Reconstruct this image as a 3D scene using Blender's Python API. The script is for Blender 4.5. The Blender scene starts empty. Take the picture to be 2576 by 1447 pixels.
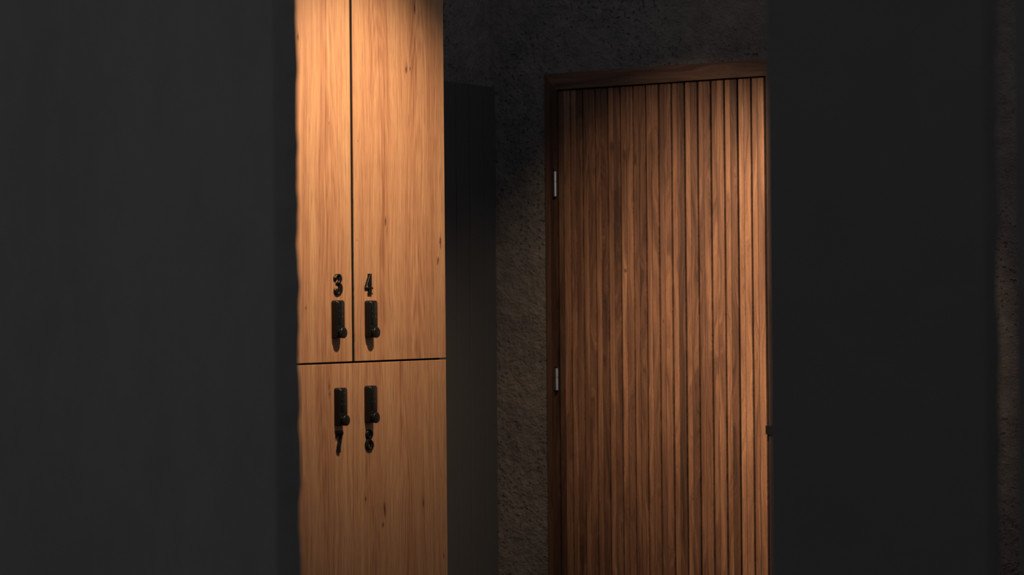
import bpy, bmesh, math, random
from mathutils import Vector, Matrix, noise as mnoise

sc = bpy.context.scene
COL = sc.collection

# ------------------------------------------------------------ camera
H = 1.36
TH = math.radians(33.4)
PITCH = math.atan(47.0 / 6082.0)
ROLL = 0.0085
fwd = Vector((-math.sin(TH), math.cos(TH), 0))
rt = Vector((math.cos(TH), math.sin(TH), 0))
up = Vector((0, 0, 1))
F = fwd * math.cos(PITCH) + up * math.sin(PITCH)
U = up * math.cos(PITCH) - fwd * math.sin(PITCH)
cam_r = rt * math.cos(ROLL) - U * math.sin(ROLL)
cam_u = rt * math.sin(ROLL) + U * math.cos(ROLL)
cam = bpy.data.cameras.new('camera')
cam.sensor_width = 36
cam.lens = 85.0
cam.clip_end = 60
cam.dof.use_dof = True
cam.dof.focus_distance = 6.9
cam.dof.aperture_fstop = 2.6
co = bpy.data.objects.new('camera', cam)
m = Matrix.Identity(4)
for i in range(3):
    m[i][0], m[i][1], m[i][2] = cam_r[i], cam_u[i], -F[i]
m[2][3] = H
co.matrix_world = m
COL.objects.link(co)
sc.camera = co

# ------------------------------------------------------------ world, exposure
sc.view_settings.view_transform = 'Standard'
sc.view_settings.look = 'None'
sc.view_settings.exposure = 0.0
sc.view_settings.gamma = 1.0
sc.view_settings.use_curve_mapping = False
w = bpy.data.worlds.new('dim_hallway')
sc.world = w
w.use_nodes = True
w.node_tree.nodes['Background'].inputs[0].default_value = (0.92, 0.95, 1.02, 1)
w.node_tree.nodes['Background'].inputs[1].default_value = 0.26

# ------------------------------------------------------------ lamps (two changing room downlights and an added door spill)
CEIL = 2.62
WARM = (1.0, 0.725, 0.47)
LAMPS = [  # position, aim, watts, half angle of the beam (rad), lamp radius
    ((-3.02, 5.02, 2.45), (-3.931, 5.19, 1.71), 180.0, 0.575, 0.026),
    ((-3.10, 4.80, 2.55), (-3.36, 6.60, 1.30), 385.0, 0.355, 0.018),
    ((-3.50, 5.72, 2.50), (-3.70, 6.60, 1.16), 72.0, 0.61, 0.018),  # added spill, spreads weak light over the door and the plaster beside it
]
for p, aim, watts, half, rad in LAMPS:
    l = bpy.data.lights.new('downlight_and_spill', 'SPOT')
    l.energy = watts
    l.color = WARM
    l.spot_size = 2 * half
    l.spot_blend = 1.0
    l.shadow_soft_size = rad
    o = bpy.data.objects.new('downlight_and_spill', l)
    o.location = p
    o.rotation_euler = (Vector(aim) - Vector(p)).to_track_quat('-Z', 'Y').to_euler()
    COL.objects.link(o)

# ------------------------------------------------------------ helpers
def tag(o, label=None, cat=None, group=None, kind=None):
    if label: o['label'] = label
    if cat: o['category'] = cat
    if group: o['group'] = group
    if kind: o['kind'] = kind
    return o

def empty(name, loc):
    o = bpy.data.objects.new(name, None)
    o.empty_display_size = 0.1
    o.location = loc
    COL.objects.link(o)
    return o

def box(bm, x0, x1, y0, y1, z0, z1, bev=0.0, seg=2):
    vs = [bm.verts.new((x, y, z)) for x in (x0, x1) for y in (y0, y1) for z in (z0, z1)]
    q = [(0, 1, 3, 2), (4, 6, 7, 5), (0, 4, 5, 1), (2, 3, 7, 6), (0, 2, 6, 4), (1, 5, 7, 3)]
    fs = [bm.faces.new([vs[i] for i in f]) for f in q]
    if bev > 0:
        es = list({e for f in fs for e in f.edges})
        bmesh.ops.bevel(bm, geom=es, offset=bev, segments=seg, affect='EDGES', profile=0.5)

def prism(bm, pts, axis, a0, a1):
    """polygon (u, v) extruded along axis from a0 to a1; u, v are the other two axes in order"""
    def P(u, v, a):
        return {'x': (a, u, v), 'y': (u, a, v), 'z': (u, v, a)}[axis]
    A = [bm.verts.new(P(u, v, a0)) for u, v in pts]
    B = [bm.verts.new(P(u, v, a1)) for u, v in pts]
    n = len(pts)
    bm.faces.new(A); bm.faces.new(B)
    for i in range(n):
        bm.faces.new([A[i], A[(i + 1) % n], B[(i + 1) % n], B[i]])

def revolve(bm, prof, c, axis='x', n=32):
    """profile of (a, r) turned round the axis through c"""
    rings = []
    for a, r in prof:
        ring = []
        for k in range(n):
            t = 2 * math.pi * k / n
            u, v = r * math.cos(t), r * math.sin(t)
            p = {'x': (a, u, v), 'z': (u, v, a)}[axis]
            ring.append(bm.verts.new((c[0] + p[0], c[1] + p[1], c[2] + p[2])))
        rings.append(ring)
    for i in range(len(rings) - 1):
        for k in range(n):
            bm.faces.new([rings[i][k], rings[i][(k + 1) % n], rings[i + 1][(k + 1) % n], rings[i + 1][k]])
    bm.faces.new(rings[0]); bm.faces.new(rings[-1])

def finish(name, bm, mat, parent=None, smooth=False, offset=(0, 0, 0)):
    bmesh.ops.recalc_face_normals(bm, faces=bm.faces[:])
    me = bpy.data.meshes.new(name)
    bm.to_mesh(me); bm.free()
    me.materials.append(mat)
    if smooth:
        for p in me.polygons: p.use_smooth = True
        try: me.set_sharp_from_angle(angle=math.radians(40))
        except Exception: pass
    o = bpy.data.objects.new(name, me)
    o.location = offset
    if parent: o.parent = parent
    COL.objects.link(o)
    return o

# ------------------------------------------------------------ node helpers
class NT:
    def __init__(self, name):
        self.m = bpy.data.materials.new(name)
        self.m.use_nodes = True
        self.t = self.m.node_tree
        self.b = self.t.nodes['Principled BSDF']
    def n(self, kind, **kw):
        x = self.t.nodes.new(kind)
        for k, v in kw.items(): setattr(x, k, v)
        return x
    def link(self, a, b): self.t.links.new(a, b)
    def put(self, sock, v):
        if isinstance(v, bpy.types.NodeSocket): self.link(v, sock)
        else: sock.default_value = v
    def math(self, op, a, b=0.0, c=None, clamp=False):
        x = self.n('ShaderNodeMath', operation=op, use_clamp=clamp)
        self.put(x.inputs[0], a); self.put(x.inputs[1], b)
        if c is not None: self.put(x.inputs[2], c)
        return x.outputs[0]
    def pos(self):
        g = self.n('ShaderNodeNewGeometry')
        s = self.n('ShaderNodeSeparateXYZ')
        self.link(g.outputs['Position'], s.inputs[0])
        return s.outputs
    def vec(self, x, y, z):
        c = self.n('ShaderNodeCombineXYZ')
        self.put(c.inputs[0], x); self.put(c.inputs[1], y); self.put(c.inputs[2], z)
        return c.outputs[0]
    def noise(self, v, scale=1.0, detail=3.0, rough=0.55):
        x = self.n('ShaderNodeTexNoise')
        self.link(v, x.inputs['Vector'])
        x.inputs['Scale'].default_value = scale
        x.inputs['Detail'].default_value = detail
        x.inputs['Roughness'].default_value = rough
        return x.outputs['Fac']
    def remap(self, v, a, b, c=0.0, d=1.0):
        x = self.n('ShaderNodeMapRange')
        x.clamp = True
        self.put(x.inputs[0], v)
        for i, k in enumerate((a, b, c, d)): self.put(x.inputs[i + 1], k)
        return x.outputs[0]
    def ramp(self, v, stops):
        x = self.n('ShaderNodeValToRGB')
        e = x.color_ramp.elements
        while len(e) < len(stops): e.new(0.5)
        for k, (p, c) in enumerate(stops):
            e[k].position = p; e[k].color = (*c, 1)
        self.link(v, x.inputs[0])
        return x.outputs[0]
    def mix(self, f, a, b, mode='MIX'):
        x = self.n('ShaderNodeMix', data_type='RGBA', blend_type=mode)
        self.put(x.inputs[0], f)
        self.put(x.inputs[6], a if isinstance(a, bpy.types.NodeSocket) else (*a, 1))
        self.put(x.inputs[7], b if isinstance(b, bpy.types.NodeSocket) else (*b, 1))
        return x.outputs[2]
    def bump(self, h, strength, dist):
        x = self.n('ShaderNodeBump')
        x.inputs['Strength'].default_value = strength
        x.inputs['Distance'].default_value = dist
        self.link(h, x.inputs['Height'])
        self.link(x.outputs[0], self.b.inputs['Normal'])
    def out(self, col=None, rough=0.5, metal=0.0, spec=0.5):
        if col is not None:
            self.put(self.b.inputs['Base Color'], col if isinstance(col, bpy.types.NodeSocket) else (*col, 1))
        self.put(self.b.inputs['Roughness'], rough)
        self.b.inputs['Metallic'].default_value = metal
        self.b.inputs['Specular IOR Level'].default_value = spec
        return self.m

def plain(name, col, rough=0.5, metal=0.0, spec=0.5):
    """a paint or plastic with a faint mottling"""
    t = NT(name)
    p = t.pos()
    n = t.noise(t.vec(p[0], p[1], p[2]), 9.0, 3)
    c = t.mix(n, tuple(v * 0.92 for v in col), tuple(v * 1.08 for v in col))
    return t.out(c, rough, metal, spec)

OAK_L = (0.345, 0.200, 0.105)
OAK_M = (0.280, 0.138, 0.073)
OAK_D = (0.172, 0.075, 0.037)

def oak(name, seed, knots, cathedrals):
    """oak laminate on a face spanning y and z; knots are (y, z, half width, half height),
    cathedrals are (y of the axis, z shift, strength)"""
    t = NT(name)
    P = t.pos()
    y, z = P[1], P[2]
    # slow wander of the grain, plus a bulge of the grain round every knot
    wan = t.noise(t.vec(t.math('MULTIPLY', y, 7.0), seed, t.math('MULTIPLY', z, 1.5)), 1.0, 2)
    u = t.math('ADD', y, t.math('MULTIPLY', t.math('SUBTRACT', wan, 0.5), 0.050))
    jit = t.noise(t.vec(seed + 3.1, t.math('MULTIPLY', y, 90.0), t.math('MULTIPLY', z, 34.0)), 1.0, 3, 0.7)
    kn = None; halo = None
    for ky, kz, ry, rz in knots:
        dy = t.math('DIVIDE', t.math('SUBTRACT', y, ky), ry)
        dz = t.math('DIVIDE', t.math('SUBTRACT', z, kz), rz)
        d = t.math('SQRT', t.math('ADD', t.math('MULTIPLY', dy, dy), t.math('MULTIPLY', dz, dz)))
        dj = t.math('ADD', d, t.math('MULTIPLY', t.math('SUBTRACT', jit, 0.5), 2.6))
        k = t.remap(dj, 0.35, 1.25, 1.0, 0.0)
        h = t.remap(d, 0.4, 4.5, 1.0, 0.0)
        h = t.math('MULTIPLY', h, h)
        g = t.math('MULTIPLY', t.math('MULTIPLY', h, t.math('TANH', dy, 0)), ry * 1.5)
        u = t.math('SUBTRACT', u, g)
        kn = k if kn is None else t.math('MAXIMUM', kn, k)
        halo = h if halo is None else t.math('MAXIMUM', halo, h)
    # long flame figure: nested V shapes along an axis
    fl = None
    for cy, cz, cs in cathedrals:
        dy = t.math('SUBTRACT', u, cy)
        a = t.math('MULTIPLY', t.math('MULTIPLY', dy, dy), 900.0)
        ph = t.math('ADD', t.math('MULTIPLY', t.math('ADD', z, cz), 5.5), a)
        ph = t.math('ADD', ph, t.math('MULTIPLY', t.math('SUBTRACT', wan, 0.5), 7.0))
        s = t.math('SINE', t.math('MULTIPLY', ph, 6.283), 0)
        s = t.math('MULTIPLY', t.math('ADD', s, 1.0), 0.5)
        near = t.remap(t.math('ABSOLUTE', dy, 0), 0.02, 0.065, cs, 0.0)
        s = t.math('MULTIPLY', s, near)
        fl = s if fl is None else t.math('MAXIMUM', fl, s)
    band = t.noise(t.vec(t.math('MULTIPLY', u, 26.0), seed, t.math('MULTIPLY', z, 0.7)), 1.0, 3, 0.6)
    mid = t.noise(t.vec(t.math('MULTIPLY', u, 120.0), seed + 5, t.math('MULTIPLY', z, 2.2)), 1.0, 3, 0.6)
    fine = t.noise(t.vec(t.math('MULTIPLY', u, 520.0), seed + 9, t.math('MULTIPLY', z, 4.5)), 1.0, 4, 0.65)
    pore = t.noise(t.vec(t.math('MULTIPLY', u, 950.0), seed + 15, t.math('MULTIPLY', z, 13.0)), 1.0, 2, 0.6)
    v = t.math('ADD', t.math('MULTIPLY', t.remap(band, 0.36, 0.64), 0.36), t.math('MULTIPLY', t.remap(mid, 0.36, 0.64), 0.32))
    v = t.math('ADD', v, t.math('MULTIPLY', t.remap(fine, 0.36, 0.64), 0.34))
    if fl is not None: v = t.math('SUBTRACT', v, t.math('MULTIPLY', fl, 0.34))
    if halo is not None: v = t.math('SUBTRACT', v, t.math('MULTIPLY', halo, 0.12))
    c = t.ramp(v, [(0.0, OAK_D), (0.36, OAK_M), (0.80, OAK_L), (1.0, (0.36, 0.215, 0.112))])
    c = t.mix(t.math('MULTIPLY', t.remap(pore, 0.53, 0.66), 0.62), c, (0.10, 0.052, 0.026))
    if kn is not None: c = t.mix(t.math('MULTIPLY', kn, 0.85), c, (0.040, 0.018, 0.010))
    t.bump(t.math('SUBTRACT', fine, t.math('MULTIPLY', t.remap(pore, 0.55, 0.68), 1.2)), 0.30, 0.0008)
    return t.out(c, 0.52, 0, 0.35)

X_SL0, PITCHS = -4.1209, 0.0468   # first slat of the regular run, slat pitch

def walnut(name, horizontal=False, gain=1.0):
    t = NT(name)
    P = t.pos()
    x, y, z = P[0], P[1], P[2]
    if horizontal: x, z = z, x
    # every lamella has its own tone and its own piece of grain
    q = t.math('DIVIDE', t.math('SUBTRACT', x, X_SL0), PITCHS)
    fl = t.math('FLOOR', q, 0)
    half = t.math('GREATER_THAN', t.math('FRACT', q, 0), 0.44)
    sid = t.math('ADD', t.math('MULTIPLY', fl, 2.0), half)
    if horizontal: sid = t.math('MULTIPLY', half, 0.0)
    wn = t.n('ShaderNodeTexWhiteNoise', noise_dimensions='1D')
    t.link(t.math('ADD', sid, 31.7), wn.inputs['W'])
    tone = wn.outputs['Value']
    off = t.math('MULTIPLY', tone, 37.0)
    wan = t.noise(t.vec(t.math('MULTIPLY', x, 16.0), off, t.math('MULTIPLY', z, 2.2)), 1.0, 2)
    u = t.math('ADD', x, t.math('MULTIPLY', t.math('SUBTRACT', wan, 0.5), 0.11))
    slow = t.noise(t.vec(t.math('MULTIPLY', u, 30.0), off, t.math('MULTIPLY', z, 1.6)), 1.0, 3, 0.6)
    mid = t.noise(t.vec(t.math('MULTIPLY', u, 130.0), off, t.math('MULTIPLY', z, 1.6)), 1.0, 3, 0.6)
    fine = t.noise(t.vec(t.math('MULTIPLY', u, 600.0), off, t.math('MULTIPLY', z, 12.0)), 1.0, 3, 0.6)
    pore = t.noise(t.vec(t.math('MULTIPLY', x, 800.0), off, t.math('MULTIPLY', z, 90.0)), 1.0, 2, 0.6)
    blot = t.noise(t.vec(t.math('MULTIPLY', x, 60.0), off, t.math('MULTIPLY', z, 14.0)), 1.0, 3, 0.6)
    v = t.math('ADD', t.math('MULTIPLY', t.remap(slow, 0.36, 0.64), 0.36), t.math('MULTIPLY', t.remap(mid, 0.34, 0.66), 0.26))
    v = t.math('ADD', v, t.math('MULTIPLY', t.remap(fine, 0.34, 0.66), 0.20))
    v = t.math('ADD', v, t.math('MULTIPLY', tone, 0.38 if not horizontal else 0.2))
    if not horizontal:
        v = t.math('ADD', v, t.math('ADD', t.math('MULTIPLY', half, -0.10), -0.10))
    c = t.ramp(v, [(0.0, (0.036, 0.017, 0.011)), (0.35, (0.105, 0.049, 0.029)), (0.7, (0.203, 0.100, 0.056)), (1.0, (0.33, 0.171, 0.096))])
    c = t.mix(t.math('MULTIPLY', t.remap(blot, 0.60, 0.74), 0.35), c, (0.055, 0.026, 0.016))
    c = t.mix(t.math('MULTIPLY', t.remap(pore, 0.54, 0.68), 0.35), c, (0.05, 0.025, 0.015))
    if not horizontal:
        jit = t.noise(t.vec(t.math('MULTIPLY', x, 120.0), 2.0, t.math('MULTIPLY', z, 40.0)), 1.0, 3)
        for kx, kz, rx, rz in [(-3.9654, 1.865, 0.006, 0.030), (-3.9185, 1.835, 0.005, 0.022), (-3.8778, 1.822, 0.004, 0.020),
                               (-3.918, 1.469, 0.005, 0.007), (-3.7819, 1.309, 0.003, 0.006), (-3.6105, 1.93, 0.006, 0.030)]:
            dx = t.math('DIVIDE', t.math('SUBTRACT', x, kx), rx)
            dz = t.math('DIVIDE', t.math('SUBTRACT', z, kz), rz)
            d = t.math('SQRT', t.math('ADD', t.math('MULTIPLY', dx, dx), t.math('MULTIPLY', dz, dz)))
            d = t.math('ADD', d, t.math('MULTIPLY', t.math('SUBTRACT', jit, 0.5), 1.6))
            c = t.mix(t.remap(d, 0.4, 1.3, 0.75, 0.0), c, (0.030, 0.014, 0.010))
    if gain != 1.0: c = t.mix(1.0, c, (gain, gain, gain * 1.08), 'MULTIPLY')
    t.bump(t.math('SUBTRACT', fine, t.remap(pore, 0.55, 0.68)), 0.35, 0.0008)
    return t.out(c, 0.50, 0, 0.35)

def plaster(name, a, b, bump, pits, tall=1.0, scale=1.0, rough=0.85):
    t = NT(name)
    P = t.pos()
    v = t.vec(t.math('MULTIPLY', P[0], scale), t.math('MULTIPLY', P[1], scale), t.math('MULTIPLY', P[2], scale / tall))
    big = t.noise(v, 5.0, 4, 0.6)
    med = t.noise(v, 26.0, 4, 0.65)
    fin = t.noise(v, 120.0, 3, 0.6)
    c = t.mix(t.remap(t.math('ADD', t.math('MULTIPLY', big, 0.6), t.math('MULTIPLY', med, 0.4)), 0.38, 0.62), a, b)
    h = t.math('ADD', t.math('MULTIPLY', med, 1.0), t.math('MULTIPLY', fin, 0.25))
    if pits > 0:
        patch = t.remap(t.noise(v, 3.2, 2), 0.42, 0.62)
        hole = t.math('MULTIPLY', t.remap(t.noise(v, 75.0, 2, 0.5), 0.60, 0.68), patch)
        c = t.mix(t.math('MULTIPLY', hole, pits), c, tuple(k * 0.35 for k in a))
        h = t.math('SUBTRACT', h, t.math('MULTIPLY', hole, 1.0))
    t.bump(h, bump, 0.012)
    return t.out(c, rough, 0, 0.25)

M_plas_hall = plaster('charcoal_trowelled_plaster', (0.095, 0.089, 0.085), (0.110, 0.103, 0.099), 0.30, 0.0, tall=2.4, scale=0.75)
M_plas_far = plaster('dark_rough_plaster', (0.085, 0.076, 0.072), (0.145, 0.125, 0.115), 0.9, 0.5, tall=1.0)
M_floor = plain('dark_floor_tile', (0.06, 0.057, 0.055), 0.55)
M_panel = plain('flat_black_wall_paint', (0.058, 0.0545, 0.0525), 0.9, 0, 0.2)
M_black = plain('matt_black_laminate', (0.0045, 0.0043, 0.0045), 0.9, 0, 0.08)
M_door_black = plain('black_painted_wood', (0.048, 0.048, 0.050), 0.75, 0, 0.3)
M_lock = plain('black_plastic', (0.0055, 0.0058, 0.006), 0.30, 0, 0.35)
M_glass = plain('glossy_black_touch_glass', (0.006, 0.006, 0.006), 0.15, 0, 0.45)
M_digit = plain('black_gloss_metal', (0.005, 0.005, 0.005), 0.32, 0, 0.2)
M_print = plain('grey_print', (0.030, 0.031, 0.032), 0.6)
M_chrome = plain('polished_steel', (0.85, 0.84, 0.82), 0.28, 1.0)
def turned_steel():
    t = NT('turned_steel')
    P = t.pos()
    n = t.noise(t.vec(P[0], P[1], t.math('MULTIPLY', P[2], 900.0)), 1.0, 2)
    c = t.mix(n, (0.93, 0.93, 0.93), (0.98, 0.98, 0.98))
    g = t.n('ShaderNodeTangent', direction_type='RADIAL', axis='Z')
    t.link(g.outputs[0], t.b.inputs['Tangent'])
    t.b.inputs['Anisotropic'].default_value = 0.85
    t.b.inputs['Anisotropic Rotation'].default_value = 0.25
    return t.out(c, 0.15, 1.0)
M_hinge = turned_steel()
M_wal = walnut('walnut_lamella_wood')
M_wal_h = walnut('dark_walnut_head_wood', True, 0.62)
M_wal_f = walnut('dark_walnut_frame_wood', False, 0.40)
M_gap = plain('black_felt_backing', (0.008, 0.0068, 0.0062), 0.95, 0, 0.1)
# ------------------------------------------------------------ the setting
WX, DY = -4.4308, 6.60            # side wall plane, far wall plane

def flat(name, mat, *b):
    bm = bmesh.new(); box(bm, *b)
    return tag(finish(name, bm, mat), kind='structure')

flat('floor', M_floor, -6.0, 1.5, -1.5, 6.9, -0.10, 0.0)
flat('wall_side', M_plas_far, WX - 0.15, WX, 3.679, DY, 0.0, CEIL)

# far wall with the door opening cut out
DX0, DX1, DTOP = -4.1700, -3.4105, 2.058
bm = bmesh.new()
box(bm, WX - 0.15, DX0, DY, DY + 0.15, 0, CEIL)
box(bm, DX1, 1.0, DY, DY + 0.15, 0, CEIL)
box(bm, DX0, DX1, DY, DY + 0.15, DTOP, CEIL)
tag(finish('wall_back', bm, M_plas_far), kind='structure')

def rough_wall(name, x0, x1, y0, y1, ends, seed, mat):
    """a plastered partition whose vertical corners wander a little, as trowelled ones do"""
    bm = bmesh.new()
    nz = 200
    R = 0.006
    def corner(cx, cy, sx, sy, amp):
        # points of the rounded corner; sx, sy point into the wall
        return [(cx, cy, sx, sy, a, amp) for a in (0.0, 0.25, 0.5, 0.75, 1.0)]
    loop = []
    for k, (cx, cy, sx, sy) in enumerate([(x0, y0, 1, 1), (x1, y0, -1, 1), (x1, y1, -1, -1), (x0, y1, 1, -1)]):
        pts = []
        for a in (0.0, 0.25, 0.5, 0.75, 1.0):
            t = a * math.pi / 2
            px = cx + sx * R * (1 - math.sin(t)) ; py = cy + sy * R * (1 - math.cos(t))
            pts.append((px, py, k))
        if k in (1, 3): pts = pts[::-1]
        # keep the run order going round the outline
        loop += pts if k in (0, 1, 2, 3) else []
    # sort the outline by angle round the centre so that it is a simple loop
    mx, my = (x0 + x1) / 2, (y0 + y1) / 2
    loop.sort(key=lambda p: math.atan2((p[1] - my) / (y1 - y0), (p[0] - mx) / (x1 - x0)))
    rings = []
    for i in range(nz + 1):
        z = CEIL * i / nz
        ring = []
        for px, py, k in loop:
            s = seed + k * 17.0
            amp = 0.0058 if k in ends else 0.0
            d = mnoise.noise(Vector((s, 0, z * 9))) * 1.0 + mnoise.noise(Vector((s, 5, z * 26))) * 0.55
            dx = amp * d * (1 if px > mx else -1)
            ring.append(bm.verts.new((px + dx, py, z)))
        rings.append(ring)
    n = len(loop)
    for i in range(nz):
        for k in range(n):
            bm.faces.new([rings[i][k], rings[i][(k + 1) % n], rings[i + 1][(k + 1) % n], rings[i + 1][k]])
    bm.faces.new(rings[0]); bm.faces.new(rings[-1])
    return tag(finish(name, bm, mat, smooth=True), kind='structure')

rough_wall('wall_left', -6.0, -2.9167, 3.600, 3.679, (2,), 3.0, M_plas_hall)
rough_wall('wall_right', -1.8639, -1.4805, 3.600, 3.666, (2,), 8.0, M_panel)
M_div = plaster('dark_partition_plaster', (0.075, 0.068, 0.066), (0.088, 0.080, 0.077), 0.2, 0.0)
flat('wall_partition', M_div, -1.7408, 0.6, 4.40, 4.52, 0.0, CEIL)

# ------------------------------------------------------------ slatted walnut door
d1 = tag(empty('door_1', ((DX0 + DX1) / 2, DY, 0)), 'walnut slatted door with two steel hinges in the far plaster wall', 'door', kind='structure')
def on(root):
    l = root.location
    return (-l[0], -l[1], -l[2])

# leaf core, flush stile on the hinge side
bm = bmesh.new()
box(bm, -4.1668, -3.4189, DY + 0.008, DY + 0.046, 0.008, 2.0545)
finish('door_leaf', bm, M_gap, d1, offset=on(d1))
bm = bmesh.new()
rnd = random.Random(11)
yf = DY - 0.004
def strip(xa, xb, dy):
    box(bm, xa, xb, yf + dy, DY + 0.010, 0.010, 2.0535, 0.0008, 1)
strip(-4.1458, -4.1235, 0.0003)
for i in range(15):
    xa = X_SL0 + PITCHS * i + 0.0034
    xb = X_SL0 + PITCHS * (i + 1) - 0.0034
    xm = X_SL0 + PITCHS * (i + 0.44)
    strip(xa, xm - 0.0003, rnd.uniform(0, 0.0005))
    strip(xm + 0.0003, xb, rnd.uniform(0.0026, 0.0042) if i < 6 else rnd.uniform(0.0004, 0.0012))
finish('slat_cladding', bm, M_wal, d1, offset=on(d1))
bm = bmesh.new()
strip(-4.1668, -4.1490, 0.0015)
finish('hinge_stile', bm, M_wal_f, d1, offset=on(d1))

# casing: two jambs and a head with mitred corners
CW, CT = 0.0430, 0.010
yo = DY - CT
bm = bmesh.new()
prism(bm, [(DX0 - CW, 0), (DX0, 0), (DX0, DTOP), (DX0 - CW, DTOP + CW + 0.009)], 'y', yo, DY + 0.06)
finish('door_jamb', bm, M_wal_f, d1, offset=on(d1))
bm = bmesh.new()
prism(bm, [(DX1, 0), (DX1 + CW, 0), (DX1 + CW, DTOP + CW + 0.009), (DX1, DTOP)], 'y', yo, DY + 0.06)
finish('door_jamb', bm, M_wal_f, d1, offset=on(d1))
bm = bmesh.new()
prism(bm, [(DX0 + 0.0002, DTOP), (DX1 - 0.0002, DTOP), (DX1 + CW, DTOP + CW + 0.009), (DX0 - CW, DTOP + CW + 0.009)], 'y', yo, DY + 0.06)
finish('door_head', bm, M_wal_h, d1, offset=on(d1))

def hinge(zc, h, bright):
    hx, hy = -4.1722, yo - 0.0062
    hg = None
    bm = bmesh.new()
    z0, z1 = zc - h / 2, zc + h / 2
    zs = z0 + h * 0.585
    r = 0.0064
    revolve(bm, [(z0, r * 0.6), (z0 + 0.0012, r), (zs - 0.001, r), (zs - 0.0004, r * 0.8)], (hx, hy, 0), 'z', 28)
    finish_h = finish('hinge', bm, M_hinge, d1, True, on(d1))
    tag(finish_h, 'polished steel hinge barrel')
    bm = bmesh.new()
    revolve(bm, [(zs + 0.0004, r * 0.8), (zs + 0.001, r), (z1 - 0.0012, r), (z1, r * 0.6)], (hx, hy, 0), 'z', 28)
    k = finish('hinge_knuckle', bm, M_hinge, finish_h, True)
    bm = bmesh.new()
    box(bm, hx - 0.011, hx - 0.001, yo - 0.0015, yo + 0.0006, z0 - 0.004, z1 + 0.004, 0.0004, 1)  # leaf kept black, doubling as the barrel's shadow on the jamb
    finish('hinge_leaf_shade', bm, M_black, finish_h)
hinge(1.7530, 0.082, True)
hinge(1.1235, 0.072, False)
bm = bmesh.new()
box(bm, -3.4185, -3.3900, yo - 0.0080, yo - 0.0002, 0.9625, 0.9890, 0.0008)
tag(finish('strike_plate', bm, M_black, d1, offset=on(d1)), 'black latch plate on the right jamb')

# ------------------------------------------------------------ black boarded door on the side wall
y0b, y1b, topb = 5.70, DY - 0.002, 2.081
d2 = tag(empty('door_2', (WX, (y0b + y1b) / 2, 0)), 'black boarded door on the side wall beside the lockers', 'door', kind='structure')
bm = bmesh.new()
box(bm, WX + 0.0005, WX + 0.012, y0b, y1b, 0.004, topb)
finish('door_leaf', bm, M_door_black, d2, offset=on(d2))
bm = bmesh.new()
edges = [y0b, 5.78, 5.87, 5.955, 6.04, 6.125, 6.205, 6.288, 6.3721, 6.4464, 6.5312, y1b]
for a, b in zip(edges[:-1], edges[1:]):
    box(bm, WX + 0.012, WX + 0.020, a + 0.0015, b - 0.0015, 0.006, topb - 0.001, 0.002, 2)
finish('door_boards', bm, M_door_black, d2, offset=on(d2))

# ------------------------------------------------------------ lockers
FX = -3.9308                       # front face of the doors
ZG0, ZG1 = 1.2105, 1.2155          # black gap between the two tiers
ZB, ZT = 0.08, 2.36

def catmull(pts, n=8):
    out = []
    P = [pts[0]] + list(pts) + [pts[-1]]
    for i in range(1, len(P) - 2):
        for k in range(n):
            t = k / n
            a = []
            for d in range(3):
                p0, p1, p2, p3 = P[i - 1][d], P[i][d], P[i + 1][d], P[i + 2][d]
                a.append(0.5 * (2 * p1 + (p2 - p0) * t + (2 * p0 - 5 * p1 + 4 * p2 - p3) * t * t + (3 * p1 - p0 - 3 * p2 + p3) * t ** 3))
            out.append(tuple(a))
    out.append(tuple(pts[-1]))
    return out

def stroke(bm, pts, S, T, oy, oz, x0, smooth=True, square=False, xs=1.0):
    """a raised brush-like stroke; pts are (u, v, half width) on the face, S the scale, T the thickness"""
    q = catmull(pts) if smooth else [tuple(p) for p in pts]
    prof = [(-1.0, 0.0), (-1.0, 0.62), (-0.75, 0.80), (-0.12, 0.99), (0.0, 1.0), (0.12, 0.99), (0.75, 0.80), (1.0, 0.62), (1.0, 0.0)]
    rings = []
    for i, (u, v, r) in enumerate(q):
        a = q[max(i - 1, 0)]; b = q[min(i + 1, len(q) - 1)]
        tx, tz = (b[0] - a[0]) * xs, b[1] - a[1]
        L = math.hypot(tx, tz) or 1
        nx, nz = -tz / L, tx / L
        rings.append([bm.verts.new((x0 + T * h, oy + S * (u * xs + nx * r * s), oz + S * (v + nz * r * s))) for s, h in prof])
    m = len(prof)
    for i in range(len(rings) - 1):
        for k in range(m - 1):
            bm.faces.new([rings[i][k], rings[i][k + 1], rings[i + 1][k + 1], rings[i + 1][k]])
        bm.faces.new([rings[i][m - 1], rings[i][0], rings[i + 1][0], rings[i + 1][m - 1]])
    bm.faces.new(rings[0]); bm.faces.new(rings[-1])
    if not square:
        for (u, v, r) in (q[0], q[-1]):
            revolve(bm, [(0, r * S), (T * 0.55, r * S), (T * 0.88, r * S * 0.72), (T, r * S * 0.05)], (x0, oy + S * u * xs, oz + S * v), 'x', 18)

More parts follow.
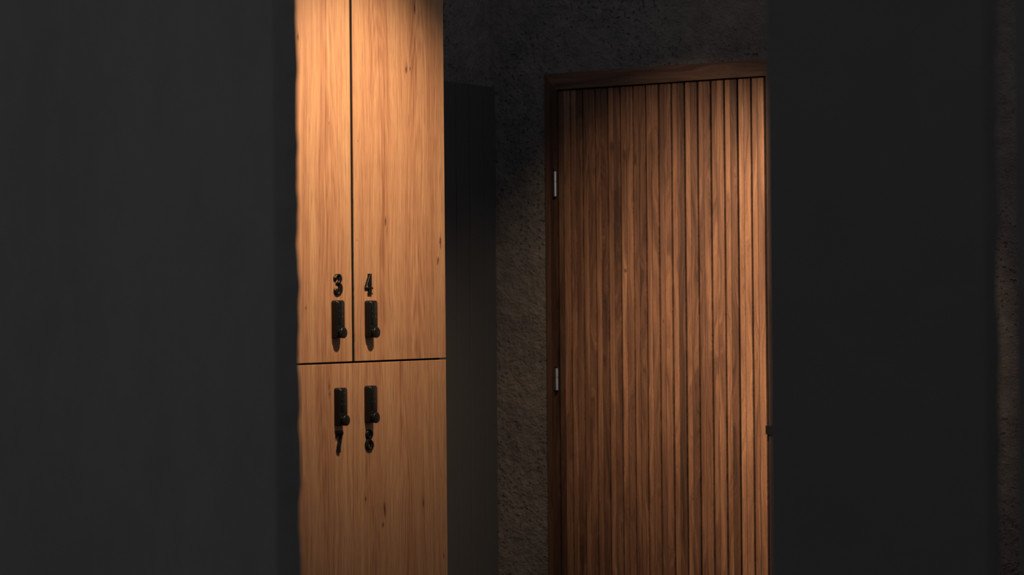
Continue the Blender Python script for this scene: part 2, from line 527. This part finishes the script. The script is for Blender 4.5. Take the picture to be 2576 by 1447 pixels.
DIGITS = {
    '3': [([(.085, .79, .085), (.10, .86, .06), (.17, .935, .045), (.28, .955, .045), (.40, .90, .075), (.445, .78, .10), (.39, .65, .07), (.27, .575, .04), (.17, .56, .03)], True, False),
          ([(.20, .57, .03), (.31, .545, .045), (.43, .46, .085), (.475, .32, .11), (.43, .16, .10), (.32, .06, .06), (.21, .035, .04), (.12, .075, .05), (.095, .15, .075), (.10, .20, .085)], True, False)],
    '4': [([(.40, .99, .035), (.05, .31, .035)], False, True),
          ([(.02, .30, .042), (.60, .30, .042)], False, True),
          ([(.42, 1.0, .085), (.42, .03, .085)], False, True),
          ([(.26, .028, .03), (.58, .028, .03)], False, True)],
    '7': [([(.04, .91, .085), (.54, .91, .085)], False, True),
          ([(.065, .99, .03), (.055, .70, .022)], False, True),
          ([(.50, .90, .05), (.36, .55, .07), (.27, .28, .085), (.23, .0, .095)], True, True)],
    '8': [([(.28, .955, .04), (.40, .92, .055), (.45, .79, .07), (.40, .66, .07), (.27, .53, .075), (.12, .40, .075), (.075, .24, .085), (.15, .09, .065), (.28, .04, .04),
            (.42, .09, .07), (.485, .24, .09), (.42, .39, .065), (.28, .50, .05), (.16, .62, .06), (.105, .77, .075), (.17, .92, .05), (.28, .955, .04)], True, False)],
}
GLYPH = {
    '1': [[(.3, 1), (.3, 0)]], '2': [[(0, .9), (.3, 1), (.5, .75), (.0, 0), (.55, 0)]],
    '3': [[(0, 1), (.5, 1), (.2, .58), (.5, .3), (.3, 0), (0, .08)]],
    '4': [[(.42, 0), (.42, 1), (0, .32), (.6, .32)]],
    '5': [[(.5, 1), (.05, 1), (.0, .55), (.4, .6), (.5, .3), (.3, 0), (0, .05)]],
    '0': [[(.25, 1), (0, .7), (0, .3), (.25, 0), (.5, .3), (.5, .7), (.25, 1)]],
    'V': [[(0, 1), (.45, 0), (1.1, 1)]], 'K': [[(0, 0), (0, 1)], [(.5, 1), (.0, .45), (.5, 0)]],
}
def glyph(bm, ch, oy, oz, s, x0):
    for line in GLYPH[ch]:
        stroke(bm, [(a, b, .09) for a, b in line], s, 0.00012, oy, oz, x0, False, True)

GROUP = 'oak lockers with keypad locks'
def locker(num, y0, y1, z0, z1, mat, ylock, zlock, ynum, znum, label):
    root = tag(empty('locker', (FX - 0.25, (y0 + y1) / 2, z0)), label, 'locker', GROUP)
    off = on(root)
    bm = bmesh.new()
    cy0, cy1 = y0 - (0.005 if z0 > 1 else -0.001), y1 - 0.0025
    cz0, cz1 = (z0 + 0.0002, z1 - 0.001) if z0 > 1 else (z0, z1 + 0.0045)
    if num in '37': cy0, cy1 = y0 + 0.0025, y1 - 0.0006
    box(bm, WX + 0.004, FX - 0.0205, cy0, cy1, cz0, cz1, 0.001, 1)
    if num == '4':
        # black upright that closes the gap between the two upper doors
        box(bm, FX - 0.021, FX - 0.0022, YM0 + 0.0008, YM1 - 0.0008, z0 + 0.0002, z1 - 0.0005, 0.0004, 1)
    finish('carcass', bm, M_black, root, offset=off)
    bm = bmesh.new()
    box(bm, FX - 0.019, FX, y0, y1, z0, z1, 0.0011, 3)
    finish('locker_door', bm, mat, root, offset=off)
    # keypad lock: rounded body, glass pad with printed keys, round turn knob
    T, HW, HH = 0.0178, 0.0180, 0.0505
    zc = zlock + HH
    bm = bmesh.new()
    prof = []
    rc = 0.0075
    for sx, sz, a0 in ((1, 1, 0), (-1, 1, 90), (-1, -1, 180), (1, -1, 270)):
        for k in range(7):
            t = math.radians(a0 + 15 * k)
            prof.append((sx * (HW - rc) + rc * math.cos(t), sz * (HH - rc) + rc * math.sin(t)))
    levels = [(0, 1.0), (T - 0.0022, 1.0), (T - 0.0009, 0.978), (T, 0.93)]
    rings = [[bm.verts.new((FX + a, ylock + u * s if False else ylock + u - (0.0012 if s < 0.95 else 0.0004 if s < 1 else 0) * (1 if u > 0 else -1),
                            zc + v - (0.0012 if s < 0.95 else 0.0004 if s < 1 else 0) * (1 if v > 0 else -1))) for u, v in prof] for a, s in levels]
    n = len(prof)
    for i in range(3):
        for k in range(n):
            bm.faces.new([rings[i][k], rings[i][(k + 1) % n], rings[i + 1][(k + 1) % n], rings[i + 1][k]])
    bm.faces.new(rings[0]); bm.faces.new(rings[-1])
    lk = finish('keypad_lock', bm, M_lock, root, True, off)
    bm = bmesh.new()
    box(bm, FX + T - 0.0002, FX + T + 0.0007, ylock - 0.0145, ylock + 0.0145, zc - 0.0165, zc + 0.0465, 0.0004, 2)
    finish('touch_panel', bm, M_glass, lk, True)
    bm = bmesh.new()
    for (ch, dy, dz) in (('1', -.0080, .0346), ('2', .0062, .0346), ('3', -.0080, .0198), ('4', .0062, .0198), ('5', -.0080, .0050), ('0', .0048, .0050), ('K', .0082, .0050)):
        glyph(bm, ch, ylock + dy, zc + dz, 0.0042, FX + T + 0.0007)
    glyph(bm, 'V', ylock - 0.0090, zc + 0.0408, 0.0026, FX + T + 0.0007)
    finish('key_numerals', bm, M_print, lk)
    bm = bmesh.new()
    revolve(bm, [(0, 0.0011), (0.0003, 0.0011), (0.0008, 0.0007), (0.0010, 0.0002)], (FX + T + 0.0006, ylock - 0.0120, zc + 0.0445), 'x', 14)  # bead added in place of the bright glint on the lock's edge
    tag(finish('glint_bead', bm, M_chrome, lk, True), 'small pale bead standing in for a glint at the top of the lock')
    bm = bmesh.new()
    kz = zlock + 0.0145
    revolve(bm, [(T - 0.0005, 0.0115), (T + 0.0015, 0.0115), (T + 0.0018, 0.0095), (T + 0.0035, 0.0095), (T + 0.0040, 0.0138), (T + 0.0052, 0.0146),
                 (T + 0.0098, 0.0146), (T + 0.0108, 0.0139), (T + 0.0112, 0.0125)], (FX, ylock, kz), 'x', 40)
    finish('turn_knob', bm, M_lock, lk, True)
    # number, a raised serif figure
    bm = bmesh.new()
    for pts, sm, sq in DIGITS[num]:
        stroke(bm, [(a, b, rr * (1.08 if rr < 0.035 else 1.18 if rr < 0.062 else 1.46)) for a, b, rr in pts], 0.0560, 0.0066, ynum + 0.0020, znum + 0.0006, FX + 0.0001, sm, sq, xs=0.98)
    finish('number_figure', bm, M_digit, root, True, off)
    return root

K3 = [(4.9823, 1.3599, .0024, .0045), (5.0868, 1.8497, .0022, .0050), (4.9578, 2.0653, .003, .008)]
K4 = [(5.4377, 2.0193, .0050, .0130), (5.4560, 2.0230, .0022, .006), (5.4798, 2.1946, .0045, .016), (5.3354, 1.592, .0042, .014), (5.2121, 1.8088, .0016, .003),
      (5.205, 1.5407, .0016, .004), (5.5958, 1.5421, .006, .013), (5.5833, 1.4914, .006, .012)]
K7 = [(5.0778, 1.152, .0030, .0085), (5.0800, 1.132, .0026, .0060)]
K8 = [(5.3209, 0.805, .0048, .017), (5.3132, 0.767, .0050, .008), (5.5023, 0.813, .0042, .011), (5.2348, 0.843, .0035, .007), (5.60, .655, .003, .008)]
M3 = oak('oak_laminate_door_three', 1.3, K3, [(5.09, 0.1, 0.5), (4.90, 0.4, 0.5)])
M4 = oak('oak_laminate_door_four', 7.9, K4, [(5.49, 0.30, 0.8), (5.31, 0.05, 0.5)])
M7 = oak('oak_laminate_door_seven', 13.6, K7, [(5.05, 0.2, 0.4)])
M8 = oak('oak_laminate_door_eight', 21.2, K8, [(5.40, 0.1, 0.6), (5.25, 0.35, 0.4)])

YM0, YM1 = 5.1800, 5.1915          # the open gap between doors 3 and 4
YS = 5.1810                        # hairline seam between doors 7 and 8
YL, YR = 4.745, 5.6185
locker('3', YL, YM0, ZG1, ZT, M3, 5.1080, 1.2787, 5.0990, 1.3930, 'upper oak locker with black figure 3 above its keypad lock, left of the black gap')
locker('4', YM1, YR, ZG1, ZT, M4, 5.2545, 1.2777, 5.2330, 1.3945, 'upper oak locker with black figure 4 above its keypad lock, right of the black gap')
locker('7', YL, YS - 0.0004, ZB, ZG0, M7, 5.1165, 1.0460, 5.0985, 0.9745, 'lower oak locker with black figure 7 below its keypad lock')
locker('8', YS + 0.0004, YR, ZB, ZG0, M8, 5.2500, 1.0475, 5.2330, 0.9730, 'lower oak locker with black figure 8 below its keypad lock')
bm = bmesh.new()
box(bm, WX + 0.004, FX - 0.05, YL + 0.004, YR - 0.004, 0.0, ZB - 0.0005)
tag(finish('locker_plinth', bm, M_black), 'black plinth on the floor under the oak lockers', 'plinth')
